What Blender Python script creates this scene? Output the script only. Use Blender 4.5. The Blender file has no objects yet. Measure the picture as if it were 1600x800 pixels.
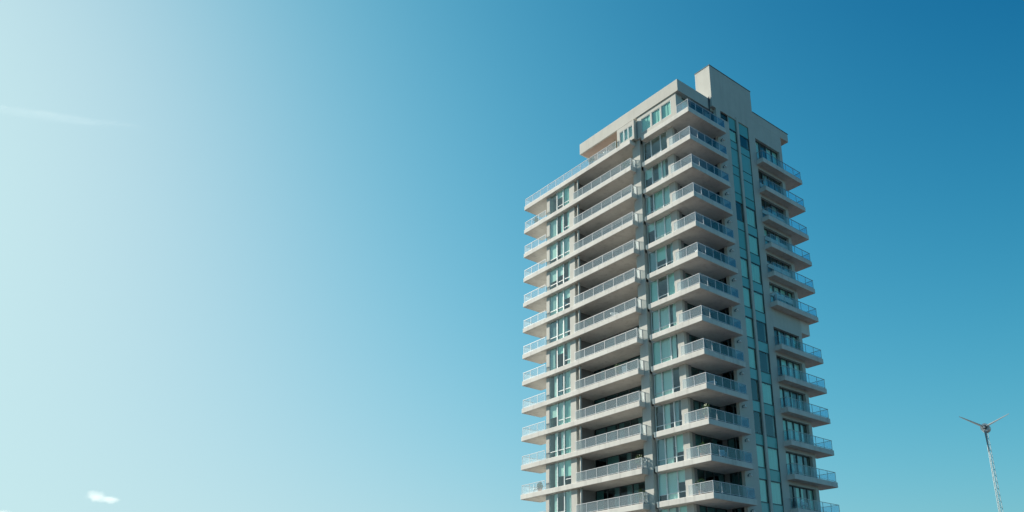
import bpy, bmesh, math, random
from mathutils import Matrix, Vector
S = bpy.context.scene
COL = S.collection
rnd = random.Random(7)

# ------------------------------------------------------------------ camera
cam = bpy.data.cameras.new('camera'); co = bpy.data.objects.new('camera', cam); COL.objects.link(co); S.camera = co
cr = Vector((0.76725268, -0.64134316, -0.00150638)); cu = Vector((-0.21333188, -0.25742716, 0.94245465)); cf = Vector((0.60482463, 0.7227795, 0.33433063))
m = Matrix((cr, cu, -cf)).transposed().to_4x4(); m.translation = Vector((-50.112, -40.805, 1.6)); co.matrix_world = m
cam.sensor_width = 36; cam.lens = 1268.573 / 1600 * 36; cam.shift_x = -.0442; cam.shift_y = .0992
cam.clip_start = .1; cam.clip_end = 12000
CAM = Vector((-50.112, -40.805, 1.6))

# ------------------------------------------------------------------ light
EXPO = 1.0
SUN_AZ, SUN_EL = math.radians(106), math.radians(25.5)
W = bpy.data.worlds.new('World'); S.world = W; W.use_nodes = True
n, l = W.node_tree.nodes, W.node_tree.links
sky = n.new('ShaderNodeTexSky'); sky.sky_type = 'NISHITA'; sky.sun_disc = False
sky.sun_elevation = SUN_EL; sky.sun_rotation = math.pi / 2 - SUN_AZ
sky.dust_density = 1.5; sky.air_density = 1.0; sky.ozone_density = 1.0
sep = n.new('ShaderNodeSeparateColor'); com = n.new('ShaderNodeCombineColor'); l.new(sky.outputs[0], sep.inputs[0])
def mth(op, a, b, clamp=False):
    x = n.new('ShaderNodeMath'); x.operation = op; x.use_clamp = clamp
    for i, v in enumerate((a, b)):
        if isinstance(v, (int, float)): x.inputs[i].default_value = v
        else: l.new(v, x.inputs[i])
    return x.outputs[0]
# tone response of the photograph applied to the whole sky: out = mx*y/(1+y)-off, y = gain*(sky*.1)^g
SKYC = [(.02, .62, 2.05, 2.13), (.3, 1.2, 2.11, 1.345), (.02, .9, 2.83, 2.26)]
for i, (off, mx, a, g) in enumerate(SKYC):
    v = mth('MULTIPLY', sep.outputs[i], .1)
    y = mth('MULTIPLY', mth('POWER', v, g), math.exp(a))
    o = mth('SUBTRACT', mth('MULTIPLY', mth('DIVIDE', y, mth('ADD', y, 1.0)), mx), off)
    o = mth('MAXIMUM', o, .008)
    l.new(mth('MULTIPLY', o, 10.0 / 2 ** EXPO), com.inputs[i])
bg = n['Background']; l.new(com.outputs[0], bg.inputs[0]); bg.inputs[1].default_value = .1
sl = bpy.data.lights.new('sun', 'SUN'); so = bpy.data.objects.new('sun', sl); COL.objects.link(so)
sl.energy = 4.8; sl.angle = math.radians(.5); sl.color = (1, .925, .79)
sd = Vector((math.cos(SUN_EL) * math.cos(SUN_AZ), math.cos(SUN_EL) * math.sin(SUN_AZ), math.sin(SUN_EL)))
so.rotation_euler = sd.to_track_quat('Z', 'Y').to_euler(); so.location = (-60, 120, 150)
S.view_settings.view_transform = 'Standard'; S.view_settings.look = 'None'; S.view_settings.exposure = EXPO; S.view_settings.gamma = 1
S.cycles.transparent_max_bounces = 24; S.cycles.max_bounces = 8; S.cycles.volume_bounces = 3
S.cycles.use_preview_denoising = False

# ------------------------------------------------------------------ materials
def mat(name):
    m_ = bpy.data.materials.new(name); m_.use_nodes = True; t = m_.node_tree
    return m_, t, t.nodes['Principled BSDF'], t.nodes['Material Output']
def plaster(name, col, var=.12, rough=.85, scale=.6, streak=.25):
    m_, t, p, o = mat(name); N, L = t.nodes, t.links
    tc = N.new('ShaderNodeNewGeometry')
    n1 = N.new('ShaderNodeTexNoise'); n1.inputs['Scale'].default_value = scale; n1.inputs['Detail'].default_value = 6
    mp = N.new('ShaderNodeMapping'); mp.inputs['Scale'].default_value = (2.2, 2.2, .22)
    n2 = N.new('ShaderNodeTexNoise'); n2.inputs['Scale'].default_value = 1.0; n2.inputs['Detail'].default_value = 5
    n3 = N.new('ShaderNodeTexNoise'); n3.inputs['Scale'].default_value = 14; n3.inputs['Detail'].default_value = 4
    L.new(tc.outputs['Position'], n1.inputs['Vector']); L.new(tc.outputs['Position'], mp.inputs[0]); L.new(mp.outputs[0], n2.inputs['Vector']); L.new(tc.outputs['Position'], n3.inputs['Vector'])
    r1 = N.new('ShaderNodeMapRange'); r1.inputs[1].default_value = .3; r1.inputs[2].default_value = .7; r1.inputs[3].default_value = 1 - var; r1.inputs[4].default_value = 1 + var
    r2 = N.new('ShaderNodeMapRange'); r2.inputs[1].default_value = .52; r2.inputs[2].default_value = .75; r2.inputs[3].default_value = 1; r2.inputs[4].default_value = 1 - streak
    L.new(n1.outputs[0], r1.inputs[0]); L.new(n2.outputs[0], r2.inputs[0])
    mu = N.new('ShaderNodeMath'); mu.operation = 'MULTIPLY'; L.new(r1.outputs[0], mu.inputs[0]); L.new(r2.outputs[0], mu.inputs[1])
    mc = N.new('ShaderNodeVectorMath'); mc.operation = 'SCALE'; mc.inputs[0].default_value = col; L.new(mu.outputs[0], mc.inputs['Scale'])
    L.new(mc.outputs[0], p.inputs['Base Color']); p.inputs['Roughness'].default_value = rough
    b = N.new('ShaderNodeBump'); b.inputs['Strength'].default_value = .25; b.inputs['Distance'].default_value = .02
    L.new(n3.outputs[0], b.inputs['Height']); L.new(b.outputs[0], p.inputs['Normal'])
    return m_
def plain(name, col, rough=.5, metal=0.0, var=.06):
    m_, t, p, o = mat(name); N, L = t.nodes, t.links
    g = N.new('ShaderNodeNewGeometry'); nz = N.new('ShaderNodeTexNoise'); nz.inputs['Scale'].default_value = 3; L.new(g.outputs['Position'], nz.inputs['Vector'])
    r = N.new('ShaderNodeMapRange'); r.inputs[1].default_value = .3; r.inputs[2].default_value = .7; r.inputs[3].default_value = 1 - var; r.inputs[4].default_value = 1 + var
    L.new(nz.outputs[0], r.inputs[0]); mc = N.new('ShaderNodeVectorMath'); mc.operation = 'SCALE'; mc.inputs[0].default_value = col; L.new(r.outputs[0], mc.inputs['Scale'])
    L.new(mc.outputs[0], p.inputs['Base Color']); p.inputs['Roughness'].default_value = rough; p.inputs['Metallic'].default_value = metal
    return m_
def glass(name, tint, ior=1.5, haze=0.0, hazecol=(.8, .85, .85), rough=.02, wave=0.0):
    m_, t, p, o = mat(name); N, L = t.nodes, t.links; N.remove(p)
    tr = N.new('ShaderNodeBsdfTransparent'); tr.inputs[0].default_value = (*tint, 1)
    gl = N.new('ShaderNodeBsdfGlossy'); gl.inputs['Roughness'].default_value = rough; gl.inputs['Color'].default_value = (.9, .97, 1, 1)
    fr = N.new('ShaderNodeFresnel'); fr.inputs[0].default_value = ior
    if wave:
        g = N.new('ShaderNodeNewGeometry'); nz = N.new('ShaderNodeTexNoise'); nz.inputs['Scale'].default_value = .9; L.new(g.outputs['Position'], nz.inputs['Vector'])
        b = N.new('ShaderNodeBump'); b.inputs['Strength'].default_value = wave; b.inputs['Distance'].default_value = .05; L.new(nz.outputs[0], b.inputs['Height']); L.new(b.outputs[0], gl.inputs['Normal'])
    base = tr
    if haze:
        df = N.new('ShaderNodeBsdfDiffuse'); df.inputs[0].default_value = (*hazecol, 1)
        tl = N.new('ShaderNodeBsdfTranslucent'); tl.inputs[0].default_value = (*hazecol, 1)
        m1 = N.new('ShaderNodeMixShader'); m1.inputs[0].default_value = .4; L.new(df.outputs[0], m1.inputs[1]); L.new(tl.outputs[0], m1.inputs[2])
        m2 = N.new('ShaderNodeMixShader'); m2.inputs[0].default_value = haze; L.new(tr.outputs[0], m2.inputs[1]); L.new(m1.outputs[0], m2.inputs[2]); base = m2
    # a thin sheet: the exit face must not act as a total reflector
    gb = N.new('ShaderNodeNewGeometry'); inv = N.new('ShaderNodeMath'); inv.operation = 'SUBTRACT'; inv.inputs[0].default_value = 1; L.new(gb.outputs['Backfacing'], inv.inputs[1])
    fm = N.new('ShaderNodeMath'); fm.operation = 'MULTIPLY'; L.new(fr.outputs[0], fm.inputs[0]); L.new(inv.outputs[0], fm.inputs[1])
    mx = N.new('ShaderNodeMixShader'); L.new(fm.outputs[0], mx.inputs[0]); L.new(base.outputs[0], mx.inputs[1]); L.new(gl.outputs[0], mx.inputs[2])
    L.new(mx.outputs[0], o.inputs[0])
    return m_
M = {}
M['concrete'] = plaster('painted_concrete', (.65, .635, .60), streak=.2, var=.09)
M['wall'] = plaster('painted_wall', (.535, .525, .485), var=.05, streak=.10)
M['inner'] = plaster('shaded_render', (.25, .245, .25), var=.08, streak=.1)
M['white'] = plain('white_metal', (.72, .74, .76), .35); M['railmetal'] = plain('rail_metal', (.56, .60, .64), .45)
M['frame'] = plain('window_frame', (.76, .79, .80), .35)
M['dark'] = plain('dark_metal', (.07, .09, .1), .4)
M['room'] = plain("room_shade", (.045, .045, .055), .9)  # near-black colour paints in the shade inside the rooms
M['floor'] = plain('room_floor', (.12, .09, .07), .6)
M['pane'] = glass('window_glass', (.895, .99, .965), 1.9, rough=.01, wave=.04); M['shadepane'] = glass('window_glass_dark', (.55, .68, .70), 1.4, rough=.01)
M['rail'] = glass('railing_glass', (.93, .97, .98), 1.7, haze=.17, hazecol=(.74, .82, .87))
M['railclear'] = glass('railing_glass_clear', (.80, .90, .95), 1.55, haze=.03)
M['railblue'] = glass('railing_glass_blue', (.62, .76, .86), 1.65, haze=.02)
M['coping'] = plain('coping_metal', (.16, .19, .2), .4)
M['blade'] = plain('blade_grey', (.30, .34, .36), .5); M['red'] = plain('sun_bounce_soffit', (.42, .33, .28), .85)  # soffit's reddish tone is warm sun bounce put into its colour
M['pot'] = plain('terracotta', (.35, .16, .09), .8); M['leaf'] = plain('leaf', (.07, .13, .035), .6, var=.3); M['wood'] = plain('teak', (.28, .17, .09), .6)
M['steel'] = plain('galvanised_steel', (.45, .47, .47), .45, .4)
def curtain_mat(name, col):
    m_, t, p, o = mat(name); N, L = t.nodes, t.links; N.remove(p)
    d = N.new('ShaderNodeBsdfDiffuse'); d.inputs[0].default_value = (*col, 1); tl = N.new('ShaderNodeBsdfTranslucent'); tl.inputs[0].default_value = (*col, 1)
    mx = N.new('ShaderNodeMixShader'); mx.inputs[0].default_value = .15; L.new(d.outputs[0], mx.inputs[1]); L.new(tl.outputs[0], mx.inputs[2]); L.new(mx.outputs[0], o.inputs[0]); return m_
M['curt'] = [curtain_mat('curtain_white', (.86, .92, .88)), curtain_mat('curtain_mint', (.68, .92, .84)), curtain_mat('curtain_grey', (.45, .52, .56))]
def spandrel(name, col):
    m_, t, p, o = mat(name); p.inputs['Base Color'].default_value = (*col, 1); p.inputs['Roughness'].default_value = .12; p.inputs['IOR'].default_value = 1.6; return m_
M['span'] = [spandrel('spandrel_glass_teal', (.15, .42, .41)), spandrel('spandrel_glass_pale', (.18, .46, .45)), spandrel('spandrel_glass_green', (.13, .40, .38))]

# ------------------------------------------------------------------ helpers
Z0 = 48.42                       # height of the underside of the top balcony slab
def mesh(name, V, F, smooth=False):
    me = bpy.data.meshes.new(name); me.from_pydata(V, [], F)
    if smooth:
        for p in me.polygons: p.use_smooth = True
    return me
def boxes(bs):
    V, F = [], []
    for x0, x1, y0, y1, z0, z1 in bs:
        b = len(V)
        V += [(x0, y0, z0), (x1, y0, z0), (x1, y1, z0), (x0, y1, z0), (x0, y0, z1), (x1, y0, z1), (x1, y1, z1), (x0, y1, z1)]
        F += [(b, b+3, b+2, b+1), (b+4, b+5, b+6, b+7), (b, b+1, b+5, b+4), (b+1, b+2, b+6, b+5), (b+2, b+3, b+7, b+6), (b+3, b, b+4, b+7)]
    return V, F
def prism(poly, z0, z1):
    k = len(poly); V = [(x, y, z0) for x, y in poly] + [(x, y, z1) for x, y in poly]
    F = [tuple(reversed(range(k))), tuple(range(k, 2*k))] + [(i, (i+1) % k, k+(i+1) % k, k+i) for i in range(k)]
    return V, F
def tube(V, F, a, b, r0, r1=None, k=8):
    r1 = r0 if r1 is None else r1; a, b = Vector(a), Vector(b); d = (b-a).normalized()
    s = d.orthogonal().normalized(); t = d.cross(s); o = len(V)
    for c, r in ((a, r0), (b, r1)):
        for i in range(k):
            w = 2*math.pi*i/k; V.append(tuple(c + r*(math.cos(w)*s + math.sin(w)*t)))
    F += [(o+i, o+(i+1) % k, o+k+(i+1) % k, o+k+i) for i in range(k)] + [tuple(reversed(range(o, o+k))), tuple(range(o+k, o+2*k))]
def obj(name, me, mt=None, parent=None, loc=(0, 0, 0), rz=0, scale=None):
    o = bpy.data.objects.new(name, me); COL.objects.link(o); o.location = loc; o.rotation_euler = (0, 0, rz)
    if scale: o.scale = scale
    if mt and me is not None and not me.materials: me.materials.append(mt)
    if parent: o.parent = parent
    return o
def bevel(o, w=.03, seg=2):
    b = o.modifiers.new('bevel', 'BEVEL'); b.width = w; b.segments = seg; b.limit_method = 'ANGLE'
def thing(name, label, cat, loc=(0, 0, 0), rz=0, group=None, me=None, mt=None):
    o = obj(name, me, mt, None, loc, rz); o['label'] = label; o['category'] = cat
    if group: o['group'] = group
    return o
B = thing('apartment_building', 'tall cream apartment tower with teal glass and stacked concrete balconies', 'building')
def part(name, bs, mt, parent=B, bev=0, z=True):
    V, F = boxes([(a, b, c, d, e+(Z0 if z else 0), f+(Z0 if z else 0)) for a, b, c, d, e, f in bs])
    o = obj(name, mesh(name, V, F), mt, parent)
    if bev: bevel(o, bev)
    return o
COUNT = {}; REST = {}
def many(name, me, mt, parent, loc, rz=0, scale=None):
    """a repeated part: past 300 of a kind the pieces are joined into one part"""
    COUNT[name] = COUNT.get(name, 0) + 1
    if COUNT[name] <= 300: return obj(name, me, mt, parent, loc, rz, scale)
    mw = (parent.matrix_basis if parent is not B else Matrix()) @ Matrix.Translation(loc) @ Matrix.Rotation(rz, 4, 'Z') @ Matrix.Diagonal((*(scale or (1, 1, 1)), 1))
    V, F, k = REST.setdefault((name, mt.name), ([], [], [0]))
    b = len(V); V += [tuple(mw @ v.co) for v in me.vertices]; F += [tuple(b+i for i in p.vertices) for p in me.polygons]

_pc = {}
def unit_box():
    if 'ub' not in _pc: _pc['ub'] = None
    return mesh('pane', *boxes([(0, 1, -.5, .5, 0, 1)]))
UB = {}
def box_for(mt):
    if mt.name not in UB:
        UB[mt.name] = unit_box(); UB[mt.name].materials.append(mt)
    return UB[mt.name]
CU = {}
def curtain_mesh(w, mt, seed=0):
    key = (round(w, 1), mt.name, seed)
    if key not in CU:
        k = max(6, int(w*16)); V, F = [], []; ph = seed*1.7
        for i in range(k+1):
            x = w*i/k; y = (.03*math.sin(i*math.pi/1.5+ph) + .015*math.sin(i*.9+ph)+.03)
            V += [(x, y, 0), (x, y, 1)]
        F = [(2*i, 2*i+2, 2*i+3, 2*i+1) for i in range(k)]
        CU[key] = mesh('curtain', V, F, True); CU[key].materials.append(mt)
    return CU[key]
FR = {}
def window(loc, rz, w, h, muls, transom=None, curtains=1.0, name='window', depth=.06, dark_frame=False, mode=None, shade=False, cm=None):
    """loc = lower left corner seen from outside; panes between mullions; local y runs into the building"""
    key = (round(w, 2), round(h, 2), tuple(round(x, 2) for x in muls), tuple(transom or ()), dark_frame)
    if key not in FR:
        f = .055; bs = [(0, f, 0, depth, 0, h), (w-f, w, 0, depth, 0, h), (f, w-f, 0, depth, h-f, h), (f, w-f, 0, depth, 0, f)]
        for x in muls: bs.append((x-.05, x+.05, -.045, depth+.01, f, h-f))
        xs = [f]+[x for x in muls]+[w-f]
        for i in (transom or ()):
            a = xs[i] + (.05 if i else 0); b = xs[i+1] - (.05 if i+1 < len(xs)-1 else 0)
            bs.append((a, b, -.005, depth-.01, h*.24, h*.24+.06))
        me = mesh(name, *boxes(bs)); me.materials.append(M['dark'] if dark_frame else M['frame']); FR[key] = me
    wo = obj(name, FR[key], None, B, loc, rz)
    xs = [.03]+list(muls)+[w-.03]
    for i in range(len(xs)-1):
        pm_ = M['shadepane'] if shade else M['pane']
        many('pane', box_for(pm_), pm_, wo, (xs[i], depth*.55, .03), 0, (xs[i+1]-xs[i], .012, h-.06))
    for i in range(len(xs)-1):
        if rnd.random() > curtains: continue
        ww = xs[i+1]-xs[i]; mt = M['curt'][0 if rnd.random() < .55 else (1 if rnd.random() < .75 else 2)]
        if cm is not None: mt = M['curt'][cm]
        style = mode or rnd.choice(['full', 'full', 'left', 'right', 'blind'])
        hh = h-.1
        if style == 'full': many('curtain', curtain_mesh(ww-.04, mt, rnd.randint(0, 2)), mt, wo, (xs[i]+.02, depth+.025, .04), 0, (1, 1, hh))
        elif style in ('left', 'right'):
            fw = ww*rnd.uniform(.35, .65); x = xs[i]+.02 if style == 'left' else xs[i+1]-.02-fw
            many('curtain', curtain_mesh(round(fw, 1), mt, rnd.randint(0, 2)), mt, wo, (x, depth+.025, .04), 0, (1, 1, hh))
        else:
            bh = hh*rnd.uniform(.3, .75); many('curtain', box_for(mt), mt, wo, (xs[i]+.03, depth+.02, .04+hh-bh), 0, (ww-.06, .01, bh))
    return wo
def railing(pts, z, n_per=None, spacing=1.2, clear=False, h=.93, corner=False):
    """posts, top and bottom rail as one frame; each glass panel its own piece"""
    bs = []; V, F = [], []; pan = []
    for s in range(len(pts)-1):
        a, b = Vector((*pts[s], 0)), Vector((*pts[s+1], 0)); L_ = (b-a).length; k = max(1, round(L_/spacing)); d = (b-a)/k
        for i in range(k+1):
            if s and i == 0: continue
            p_ = a+d*i; r = .016
            bs.append((p_.x-r, p_.x+r, p_.y-r, p_.y+r, z, z+h-.02))
        ang = math.atan2(d.y, d.x)
        for i in range(k): pan.append((a+d*i, d.length, ang, s))
        ex = .03
        x0, x1 = sorted((a.x, b.x)); y0, y1 = sorted((a.y, b.y))
        if x1-x0 > y1-y0: bs.append((x0-ex, x1+ex, y0-.028, y1+.028, z+h-.02+.002*s, z+h+.02+.002*s)); bs.append((x0, x1, y0-.015, y1+.015, z+.08+.002*s, z+.11+.002*s))
        else: bs.append((x0-.028, x1+.028, y0-ex, y1+ex, z+h-.02+.002*s, z+h+.02+.002*s)); bs.append((x0-.015, x1+.015, y0, y1, z+.08+.002*s, z+.11+.002*s))
    fo = obj('balcony_railing', mesh('balcony_railing', *boxes([(a_, b_, c_, d_, e_+Z0, f_+Z0) for a_, b_, c_, d_, e_, f_ in bs])), M['steel'] if clear else M['railmetal'], B)
    for a, L_, ang, s in pan:
        mt = M['railclear'] if clear else (M['railblue'] if corner and s >= 1 else M['rail'])
        many('glass_panel', box_for(mt), mt, fo, (a.x+math.cos(ang)*.04, a.y+math.sin(ang)*.04, Z0+z+.12), ang, (L_-.08, .012, h-.17))
    return fo

# ------------------------------------------------------------------ ground
gm = plaster('ground_earth', (.040, .031, .027), var=.3, scale=.02, streak=.1)
g = obj('ground', mesh('ground', [(-6000, -6000, 0), (6000, -6000, 0), (6000, 6000, 0), (-6000, 6000, 0)], [(0, 1, 2, 3)]), gm); g['kind'] = 'structure'
pm = plaster('bounce_paving', (.080, .054, .043), var=.15, scale=.4)
g = obj('bounce_pavement', mesh('bounce_pavement', *boxes([(-55, 40, -45, 50, .0, .12)])), pm); g['kind'] = 'structure'  # unseen forecourt sheet, added to bounce warm light up to the slabs

# ------------------------------------------------------------------ tower: structure per storey
NK = 16
slab_poly = [(0, 0), (5.5, 0), (5.5, 1.02), (15.98, 1.02), (15.98, 20.4), (2.1, 20.4), (2.1, 24.3), (-.5, 24.3), (-.5, 7.2), (.34, 7.2), (.34, 6.62), (.70, 6.62), (.70, 6.15), (0, 6.15)]
for k in range(NK):
    z = -3.0*k
    V, F = prism(slab_poly, z+Z0, z+Z0+.5)
    o = obj('floor_slab', mesh('floor_slab', V, F), M['concrete'], B); bevel(o, .035)
    if k:
        a, b = z+.5, z+3.0
        part('pier', [(-.2, .3, 20.1, 20.6, a, b)], M['wall']); part('pier', [(-.2, .2, 16.0, 16.8, a, b)], M['wall']); part('pier', [(.6, .95, 2.66, 3.37, a, b)], M['wall'])
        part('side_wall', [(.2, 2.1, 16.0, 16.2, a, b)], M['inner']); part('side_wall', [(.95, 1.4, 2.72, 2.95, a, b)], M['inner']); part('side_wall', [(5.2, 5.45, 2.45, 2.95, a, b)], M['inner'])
        part('end_wall', [(.3, 16.0, 20.42, 20.6, a, b), (15.8, 16.0, 1.3, 20.42, a, b)], M['wall'])
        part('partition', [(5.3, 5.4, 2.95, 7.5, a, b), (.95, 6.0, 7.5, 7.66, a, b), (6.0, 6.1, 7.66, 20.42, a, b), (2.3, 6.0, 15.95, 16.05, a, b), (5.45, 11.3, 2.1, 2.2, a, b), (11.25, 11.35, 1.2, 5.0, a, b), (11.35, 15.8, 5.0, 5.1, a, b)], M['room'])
        V_, F_ = [], []; tube(V_, F_, (-.12, 15.45, a+Z0), (-.12, 15.45, b+Z0), .11, k=12); obj('column', mesh('column', V_, F_, True), M['wall'], B)
        R = -math.pi/2
        tr = rnd.choice([(0, 1, 2), (0, 1, 2), (1, 2), (0, 1), (2,)])
        window((-.16, 20.1, a+Z0), R, 3.3, 2.5, (1.25, 2.28), tr, .92)
        tr = rnd.choice([(0, 1, 2), (1, 2), (0, 1, 2), (1,)])
        window((.64, 6.45, a+Z0), R, 3.08, 2.5, (1.0, 2.23), tr, .93 if k > 1 else .0)
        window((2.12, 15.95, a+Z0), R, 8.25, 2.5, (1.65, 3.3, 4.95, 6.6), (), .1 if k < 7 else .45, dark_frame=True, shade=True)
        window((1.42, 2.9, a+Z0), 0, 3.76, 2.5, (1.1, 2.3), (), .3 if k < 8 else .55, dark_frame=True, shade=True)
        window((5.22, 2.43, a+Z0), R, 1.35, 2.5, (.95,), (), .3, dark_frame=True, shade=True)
    # wall light bracket under the slab on the core wall
    V_, F_ = [], []
    zz = Z0+z-.28
    tube(V_, F_, (5.62, .8, zz), (5.62, .62, zz+.05), .03); tube(V_, F_, (5.62, .62, zz+.05), (5.62, .5, zz-.05), .03); tube(V_, F_, (5.62, .8, zz-.09), (5.62, .77, zz-.09), .1, k=10)
    wl = obj('wall_light', mesh('wall_light', V_, F_), M['dark'], B)
    V_, F_ = [], []; tube(V_, F_, (5.62, .5, zz-.02), (5.62, .5, zz-.2), .07, .13, 10); obj('lamp_shade', mesh('lamp_shade', V_, F_, True), M['white'], wl)
    # railings
    t = z+.5
    railing([(-.40, 9.3 if k == 0 else 20.55), (-.40, 24.2), (2.0, 24.2), (2.0, 20.65)], t, spacing=1.3)
    if k: railing([(-.40, 15.9), (-.40, 7.3), (.22, 7.3)], t, spacing=1.43)
    railing([(.1, 1.5 if k == 0 else 2.64), (.1, .1), (5.4, .1), (5.4, .77)], t, spacing=1.15, corner=True)

part('pier', [(.25, 1.0, 6.62, 7.64, -48.42, 3.0)], M['wall'])
# core wall with its two glazed strips
zb = -48.42
part('core_wall', [(5.2, 7.1, .8, 1.15, zb, 2.4), (5.2, 5.85, .8, 1.15, 2.4, 3.5), (7.05, 7.1, .8, 1.15, 2.4, 3.5), (5.2, 7.1, .8, 1.15, 3.5, 3.6), (10.3, 11.35, .8, 1.15, zb, 4.6), (5.2, 10.3, .8, 1.15, 3.6, 3.7)], M['wall'])
part('core_mullion', [(8.3, 8.6, .72, 1.1, zb, 3.6)], M['wall'])
part('tower_box', [(4.65, 11.25, .797, 2.69, 3.25, 8.12)], M['wall'], bev=.03)
part('coping', [(4.62, 11.28, .76, 2.72, 8.12, 8.19)], M['coping'])
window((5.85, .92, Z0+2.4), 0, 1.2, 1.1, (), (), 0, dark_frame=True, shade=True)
kinds1 = {-1: 't', 0: 't', 1: 't', 2: 'd', 3: 't', 4: 'm', 5: 'm', 6: 'd', 7: 'm', 8: 'd', 9: 'm', 10: 't', 11: 't', 12: 't'}
kinds2 = {-1: 'd', 0: 't', 1: 't', 2: 'd', 3: 'm', 4: 'm', 5: 'm', 6: 'd', 7: 'd', 8: 'm', 9: 't', 10: 'm', 11: 't', 12: 'm'}
for (u0, u1, kinds) in ((7.1, 8.3, kinds1), (8.6, 10.3, kinds2)):
    w = u1-u0
    for k in range(-1, NK):
        zt = -3.0*k-.4; zb_ = -3.0*k-2.4
        if k == -1: zt, zb_ = 1.83, .5
        kd = kinds.get(k, 't'); h = zt-zb_
        if kd == 't' and k != -1 and k < 9:
            sp = M['span'][rnd.randint(0, 2)]
            many('glass_infill', box_for(sp), sp, B, (u0+.02, .9, Z0+zb_+.03), 0, (w-.04, .03, h-.06))
        else:
            window((u0, .88, Z0+zb_), 0, w, h, (), (), {'d': .12, 'm': .8, 't': .8}[kd], mode='full' if kd != 'd' else None, depth=.06, dark_frame=True, cm=1)
        st, sb = zb_, -3.0*(k+1)-.4
        sp = M['span'][rnd.randint(0, 2)]
        part_ = many('spandrel_panel', box_for(sp), sp, B, (u0+.02, .9, Z0+sb+.03), 0, (w-.04, .03, st-sb-.06))
    many('spandrel_panel', box_for(M['span'][0]), M['span'][0], B, (u0+.02, .9, Z0+1.86), 0, (w-.04, .03, 1.71))
    # horizontal joint bars
    bars = [(u0, u1, .85, .95, zz_-.02, zz_+.02) for k in range(-1, NK) for zz_ in ([1.83, .5] if k == -1 else [-3.0*k-.4, -3.0*k-2.4]) if zz_ > -48]
    part('joint_bars', bars + [(u0, u0+.02, .85, .95, -48.3, 3.6), (u1-.02, u1, .85, .95, -48.3, 3.6)], M['dark'])
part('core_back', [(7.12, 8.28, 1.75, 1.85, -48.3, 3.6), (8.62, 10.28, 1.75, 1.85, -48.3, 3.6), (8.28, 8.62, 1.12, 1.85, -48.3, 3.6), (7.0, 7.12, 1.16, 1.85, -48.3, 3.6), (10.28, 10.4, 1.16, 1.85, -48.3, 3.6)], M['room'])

# right-hand stack of balconies
ZJ = [-.77, -4.05, -7.35, -10.35, -13.4, -16.5, -20.9, -23.95, -26.95, -30.03, -33.07, -36.1, -39.1, -42.1]
poly = [(11.2, 0), (18.0, 0), (18.0, 1.9), (16.02, 1.9), (16.02, 1.0), (11.2, 1.0)]
for j, z in enumerate(ZJ):
    V, F = prism(poly, z+Z0, z+Z0+.5); o = obj('balcony_slab', mesh('balcony_slab', V, F), M['concrete'], B); bevel(o, .035)
    up = ZJ[j-1] if j else 4.6
    top = {0: 2.5, 6: -18.42}.get(j, up-.35)
    part('window_band', [(11.35, 15.5, .803, 1.35, top, up)], M['wall'])
    part('corner_pier', [(15.5, 16.0, .8, 1.3, z, up)], M['wall'])
    window((11.37, 1.08, Z0+z+.5), 0, 4.1, top-z-.5, (1.0, 2.05, 3.1), (), .85 if j > 4 else .4, dark_frame=True)
    railing([(11.3, .77), (11.3, .1), (17.9, .1), (17.9, 1.8), (16.04, 1.8)], z+.5, spacing=1.35, clear=True)
part('side_ledge', [(15.95, 17.5, .83, 2.2, -17.9, -16.5)], M['concrete'], bev=.03)

# penthouse, roof and parapets
part('roof_slab', [(0, 15.9, 1.15, 15.25, 3.0, 4.32)], M['wall'], bev=.03)
part('soffit', [(.15, 6.5, 9.35, 15.1, 2.985, 3.002)], M['red'])
part('parapet_wall', [(11.25, 16.1, .8, 1.35, 4.6, 5.63), (16.1, 17.45, .8, 2.2, 4.62, 5.62)], M['wall'], bev=.02)
part('coping', [(11.28, 17.5, .76, 1.39, 5.63, 5.69)], M['coping'])
pw = [(.1, .35, 1.55, 6.7, .5, .95), (.1, .35, 1.55, 6.7, 2.55, 3.0)]
for a, b in ((1.55, 2.2), (3.45, 3.6), (4.72, 4.9), (6.15, 6.7)): pw.append((.1, .35, a, b, .95, 2.55))
part('penthouse_wall', pw + [(.35, 1.0, 1.56, 1.8, .5, 3.0)], M['wall']); part('penthouse_wall', [(4.4, 5.2, 1.6, 1.8, .5, 3.0)], M['wall'])
for a, b in ((6.15, 4.9), (4.72, 3.6), (3.45, 2.2)):
    window((.12, a, Z0+.95), -math.pi/2, a-b, 1.6, (), (), 1, mode='full', cm=1)
window((1.0, 1.68, Z0+.5), 0, 3.4, 2.5, (1.1, 2.2), (), .3, dark_frame=True)
part('bay_wall', [(-.3, -.1, 6.8, 7.0, .5, 2.6), (-.3, -.1, 8.8, 9.2, .5, 2.6), (-.3, -.1, 7.0, 8.8, .5, .85), (-.3, -.1, 7.0, 8.8, 2.2, 2.6), (-.1, 1.4, 6.8, 7.0, .5, 2.6), (-.1, 1.4, 9.0, 9.2, .5, 2.6), (-.28, 1.4, 6.82, 9.18, 2.6, 2.7)], M['wall'])
window((-.28, 8.8, Z0+.85), -math.pi/2, 1.8, 1.35, (.6, 1.2), (), 1, mode='full', cm=0)
part('penthouse_back', [(1.4, 1.5, 6.7, 9.3, .5, 3.0), (2.5, 2.6, 9.2, 15.1, .5, 3.0), (1.4, 2.6, 9.2, 9.3, .5, 3.0), (2.5, 15.8, 15.0, 15.1, .5, 3.0), (.35, 6.0, 6.6, 6.7, .5, 3.0), (5.2, 5.3, 1.6, 6.7, .5, 3.0), (11.3, 11.4, 1.2, 6, -.3, 4.5), (11.4, 15.9, 5.0, 5.1, -.3, 4.5), (15.8, 15.98, 1.3, 15.0, .5, 3.0)], M['inner'])
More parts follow.
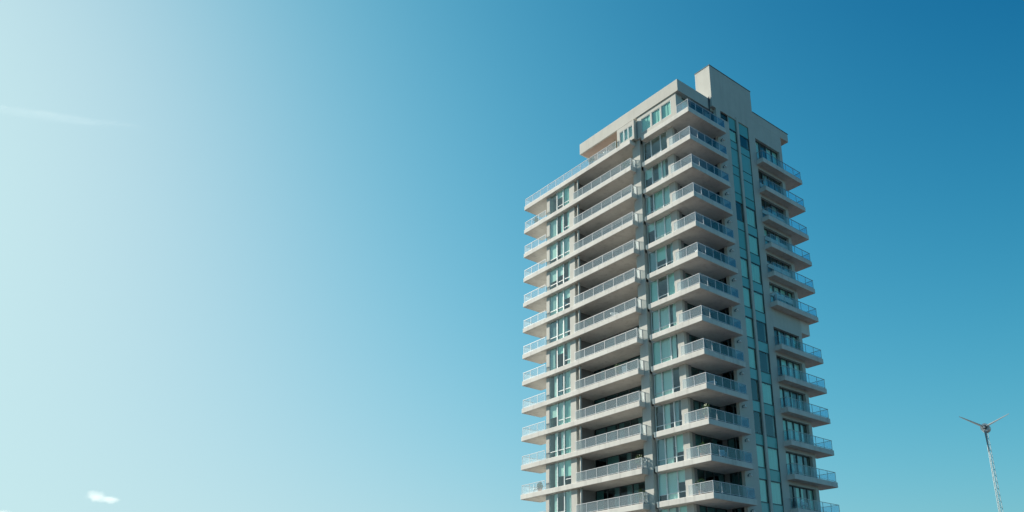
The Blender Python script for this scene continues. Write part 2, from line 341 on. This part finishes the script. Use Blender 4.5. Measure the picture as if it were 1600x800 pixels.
V_, F_ = [], []; tube(V_, F_, (4.55, 1.08, Z0+2.2), (4.55, 1.08, Z0+4.4), .06); tube(V_, F_, (4.55, 1.08, Z0+2.6), (4.3, 1.12, Z0+2.4), .06); obj('downpipe', mesh('downpipe', V_, F_, True), M['dark'], B)
# entrance storey
part('base_wall', [(.6, 15.9, 3.0, 20.3, -48.42, -45.0)], M['wall'])
# whatever went past 300 of a kind
for (nm, mtn), (V, F, _) in REST.items():
    o = obj(nm+'_rest', mesh(nm+'_rest', V, F), bpy.data.materials[mtn], B); o['kind'] = 'stuff'

# ------------------------------------------------------------------ things on the balconies
def leaf_cloud(cx, cz, r, nl, rr, squash=1.0):
    V, F = [], []
    for i in range(nl):
        d = Vector((rr.gauss(0, 1), rr.gauss(0, 1), rr.gauss(0, 1))).normalized()*r*rr.random()**.45; d.z *= squash
        c = Vector((0, 0, cz))+d; a = Vector((rr.gauss(0, 1), rr.gauss(0, 1), rr.gauss(0, 1))).normalized(); b = a.orthogonal().normalized()
        s = rr.uniform(.06, .12); o = len(V); V += [tuple(c-a*s), tuple(c+b*s*.45), tuple(c+a*s), tuple(c-b*s*.45)]; F.append((o, o+1, o+2, o+3))
    return V, F
def plant(label, u, v, z, h=1.1, r=.35, group=None, seed=1, potcol='pot'):
    rr = random.Random(seed); t = thing('potted_plant', label, 'plant', (u, v, Z0+z), rr.random()*6, group)
    V, F = [], []; tube(V, F, (0, 0, 0), (0, 0, .34), .15, .2, 14); tube(V, F, (0, 0, .34), (0, 0, .38), .22, .22, 14); obj('pot', mesh('pot', V, F), M[potcol], t)
    V, F = [], []
    for i in range(4): tube(V, F, (0, 0, .36), (rr.uniform(-.15, .15), rr.uniform(-.15, .15), h*.8), .015, .008, 5)
    obj('stem', mesh('stem', V, F), M['wood'], t)
    obj('foliage', mesh('foliage', *leaf_cloud(0, h*.72, r, 170, rr, 1.25)), M['leaf'], t); return t
def chair(label, u, v, z, rz, mt='white', group=None):
    t = thing('balcony_chair', label, 'chair', (u, v, Z0+z), rz, group)
    o = obj('seat', mesh('seat', *boxes([(-.24, .24, -.24, .24, .42, .46)])), M[mt], t); bevel(o, .01)
    bs = [(-.24+.085*i, -.19+.085*i, .21, .24, .46, .92) for i in range(6)]+[(-.24, .24, .205, .245, .88, .94)]
    obj('backrest', mesh('backrest', *boxes(bs)), M[mt], t)
    for sx in (-.22, .22):
        for sy in (-.22, .22): obj('leg', mesh('leg', *boxes([(sx-.018, sx+.018, sy-.018, sy+.018, 0, .42)])), M[mt], t)
        obj('armrest', mesh('armrest', *boxes([(sx-.025, sx+.025, -.22, .2, .64, .67), (sx-.015, sx+.015, -.2, -.17, .46, .64)])), M[mt], t)
    return t
def table(label, u, v, z, mt='white'):
    t = thing('balcony_table', label, 'table', (u, v, Z0+z)); V, F = [], []; tube(V, F, (0, 0, .70), (0, 0, .74), .42, .42, 20); obj('tabletop', mesh('tabletop', V, F), M[mt], t)
    V, F = [], []; tube(V, F, (0, 0, .03), (0, 0, .70), .03, .03); obj('pedestal', mesh('pedestal', V, F), M[mt], t)
    V, F = [], []; tube(V, F, (0, 0, 0), (0, 0, .03), .25, .25, 16); obj('foot', mesh('foot', V, F), M[mt], t)
chair('white slatted chair on the roof terrace beside the round table', .15, 12.1, .5, 2.2)
table('round white table behind the glass of the roof terrace', .2, 11.2, .5)
plant('terracotta potted shrub on the roof terrace next to the projecting window bay', .1, 9.8, .5, 1.35, .45, seed=2)
plant('terracotta potted shrub on the roof terrace left of the white chair', .0, 13.4, .5, 1.2, .38, seed=3)
plant('potted shrub at the right end of the long balcony one storey below the roof terrace', .05, 8.4, -2.5, 1.3, .4, seed=4)
plant('leafy potted shrub against the corner post of the third corner balcony from the bottom', .55, .6, -29.5, 1.25, .42, seed=5)
plant('potted shrub on the sunny side of the second corner balcony from the bottom', .5, 1.3, -32.5, 1.2, .4, seed=6)
plant('potted shrub on the sunny side of the lowest corner balcony in view', .5, 1.7, -35.5, 1.2, .45, seed=7)
chair('dark chair behind the glass of the lowest corner balcony in view', 2.3, .9, -35.5, .4, 'dark')
chair('white chair standing on the second corner balcony from the bottom', 2.6, .9, -32.5, -.5)
chair('white chair at the left end of the lower left wing balcony second from the bottom', .4, 22.9, -32.5, 1.0)
plant('short potted shrub on the lower left wing balcony beside the white chair', .1, 21.9, -32.5, .9, .3, seed=8)
plant('potted shrub at the right end of the lowest long balcony', .0, 7.9, -35.5, 1.2, .4, seed=9)
plant('potted shrub at the right end of the long balcony above the lowest one', .0, 8.0, -32.5, 1.25, .4, seed=10)
chair('white chair on the right-hand balcony just above the wide blank gap', 12.0, .5, -16.0, .9)
plant('small potted shrub on the right-hand balcony below the wide blank gap', 14.6, .5, -20.4, 1.0, .3, seed=11)
table('white table in shade on the fourth corner balcony from the bottom', 2.2, 1.2, -26.5)

chair('white chair in the middle of the long balcony eight storeys below the roof terrace', .3, 9.6, -23.5, 1.8)
plant('tall potted shrub in the middle of the long balcony four storeys above the lowest one', .1, 10.4, -23.5, 1.35, .35, seed=21)
table('white table on the long balcony six storeys below the roof terrace', .4, 11.0, -17.5)
plant('potted shrub at the left end of the long balcony six storeys below the roof terrace', .1, 14.2, -17.5, 1.2, .36, seed=22)
chair('dark chair at the corner of the sixth corner balcony from the top', 1.1, .8, -14.5, -.4, 'dark')
chair('white chair on the lowest right-hand balcony in view', 13.0, .5, -35.6, .3)
plant('potted shrub on the left wing balcony right below the roof terrace', .1, 22.8, -2.5, 1.15, .36, seed=24)

# ------------------------------------------------------------------ wind turbine on lattice mast
az = math.radians(21.59); D = 110.0
tb = Vector((CAM.x+D*math.cos(az), CAM.y+D*math.sin(az), 0)); HZ = 1.6+D*math.tan(math.radians(12.82))
T = thing('wind_turbine', 'small three-bladed wind turbine on a thin steel lattice mast', 'wind turbine', tuple(tb), math.atan2(CAM.y-tb.y, CAM.x-tb.x)+math.radians(-8))
V, F = [], []; HM = HZ-.5; wb, wt = .42, .17
def leg_at(i, z_): q = wb+(wt-wb)*z_/HM; a_ = 2*math.pi*i/3; return (q*math.cos(a_), q*math.sin(a_), z_)
for i in range(3): tube(V, F, leg_at(i, 0), leg_at(i, HM), .028, .024, 6)
obj('mast_leg', mesh('mast_leg', V, F), M['steel'], T)
V, F = [], []; k = 34
for s in range(k):
    za, zc = HM*s/k, HM*(s+1)/k
    for i in range(3):
        tube(V, F, leg_at(i, za), leg_at((i+1) % 3, zc), .016, .016, 5); tube(V, F, leg_at(i, zc), leg_at((i+1) % 3, zc), .014, .014, 5)
obj('mast_lacing', mesh('mast_lacing', V, F), M['steel'], T)
V, F = [], []; tube(V, F, (0, 0, HM-.05), (0, 0, HZ-.3), .12, .12, 12); obj('yaw_bearing', mesh('yaw_bearing', V, F), M['dark'], T)
V, F = [], []; tube(V, F, (-.75, 0, HZ), (-.55, 0, HZ), .3, .52, 16); tube(V, F, (-.55, 0, HZ), (.45, 0, HZ), .52, .52, 16); nac = obj('nacelle', mesh('nacelle', V, F), M['white'], T)
V, F = [], []; tube(V, F, (.45, 0, HZ), (.60, 0, HZ), .26, .26, 16); tube(V, F, (.60, 0, HZ), (.85, 0, HZ), .22, .05, 14); hub = obj('hub', mesh('hub', V, F), M['dark'], T)
V, F = [], []; tube(V, F, (.86, 0, HZ-.05), (.87, 0, HZ-.05), .12, .12, 12); obj('hub_cap', mesh('hub_cap', V, F), M['white'], hub)
for ang in (56, -67, 180):
    a_ = math.radians(ang); V, F = [], []; d = Vector((0, -math.sin(a_), math.cos(a_))); s = Vector((0, math.cos(a_), math.sin(a_)))
    # seen from the camera the rotor's left is +y of the turbine
    d.y = -d.y*-1; prof = [(0.25, .07, .05), (.6, .13, .035), (1.6, .10, .022), (2.6, .07, .014), (3.15, .035, .008)]
    d = Vector((0, -math.sin(a_), math.cos(a_))); s = Vector((.35, math.cos(a_)*.93, math.sin(a_)*.93)); nn = d.cross(s).normalized()
    for r_, c_, t_ in prof:
        p0 = Vector((.62, 0, HZ))+d*r_; V += [tuple(p0-s*c_), tuple(p0+nn*t_), tuple(p0+s*c_), tuple(p0-nn*t_)]
    for i in range(len(prof)-1):
        for q in range(4): F.append((4*i+q, 4*i+(q+1) % 4, 4*i+4+(q+1) % 4, 4*i+4+q))
    F += [(3, 2, 1, 0), tuple(len(V)-4+i for i in range(4))]
    obj('blade', mesh('blade', V, F), M['blade'], T)

# ------------------------------------------------------------------ clouds
def cloud_mat(name, dens, nscale, thr, aniso=.3, fall=1.0, stretch=(1, 1, 1)):
    m_, t, p, o = mat(name); N, L = t.nodes, t.links; N.remove(p)
    pv = N.new('ShaderNodeVolumePrincipled'); pv.inputs['Color'].default_value = (1, 1, 1, 1); pv.inputs['Anisotropy'].default_value = aniso
    tc = N.new('ShaderNodeTexCoord'); mp = N.new('ShaderNodeMapping'); mp.inputs['Scale'].default_value = stretch; nz = N.new('ShaderNodeTexNoise'); nz.inputs['Scale'].default_value = nscale; nz.inputs['Detail'].default_value = 5
    L.new(tc.outputs['Object'], mp.inputs[0]); L.new(mp.outputs[0], nz.inputs['Vector'])
    ln = N.new('ShaderNodeVectorMath'); ln.operation = 'LENGTH'; L.new(tc.outputs['Object'], ln.inputs[0])
    def mm(op, a, b, cl=False):
        x = N.new('ShaderNodeMath'); x.operation = op; x.use_clamp = cl
        for i, v in enumerate((a, b)):
            if isinstance(v, (int, float)): x.inputs[i].default_value = v
            else: L.new(v, x.inputs[i])
        return x.outputs[0]
    f = mm('SUBTRACT', 1.0, ln.outputs['Value'], True)
    v = mm('ADD', mm('MULTIPLY', f, fall), mm('MULTIPLY', mm('SUBTRACT', nz.outputs[0], .5), 2.2))
    v = mm('MULTIPLY', mm('SUBTRACT', v, thr), 3.0, True)
    L.new(mm('MULTIPLY', mm('MULTIPLY', v, mm('MULTIPLY', f, 4, True)), dens), pv.inputs['Density']); L.new(pv.outputs[0], o.inputs['Volume'])
    return m_
def ball():
    bm = bmesh.new(); bmesh.ops.create_icosphere(bm, subdivisions=3, radius=1); me = bpy.data.meshes.new('cloud'); bm.to_mesh(me); bm.free(); return me
def at(azd, eld, d):
    a_, e_ = math.radians(azd), math.radians(eld); return (CAM.x+d*math.cos(a_), CAM.y+d*math.sin(a_), CAM.z+d*math.tan(e_))
cm = cloud_mat('cumulus', .0042, 2.0, .12, stretch=(1, 1, .5))
for (a_, e_, w, h) in ((79.72, 8.64, 25, 17), (79.3, 8.5, 42, 10), (78.85, 8.45, 24, 10), (84.6, 7.2, 45, 13)):
    c = obj('cloud', ball(), cm, None, at(a_, e_, 2200), math.radians(a_), (40, w, h)); c['kind'] = 'structure'
cc = cloud_mat('cirrus', .0003, 2.5, .25, .6, 1.0, (1, 1, 1))
c = obj('cirrus_streak', ball(), cc, None, at(88.8, 30.1, 4000), 0, (60, 640, 26)); c['kind'] = 'structure'
pl, pr = Vector(at(93, 29.1, 4000)), Vector(at(79.5, 31.5, 4000)); c.location = (pl+pr)/2
c.rotation_euler = (pr-pl).to_track_quat('Y', 'Z').to_euler(); c.scale = (40, (pr-pl).length*.5, 30)
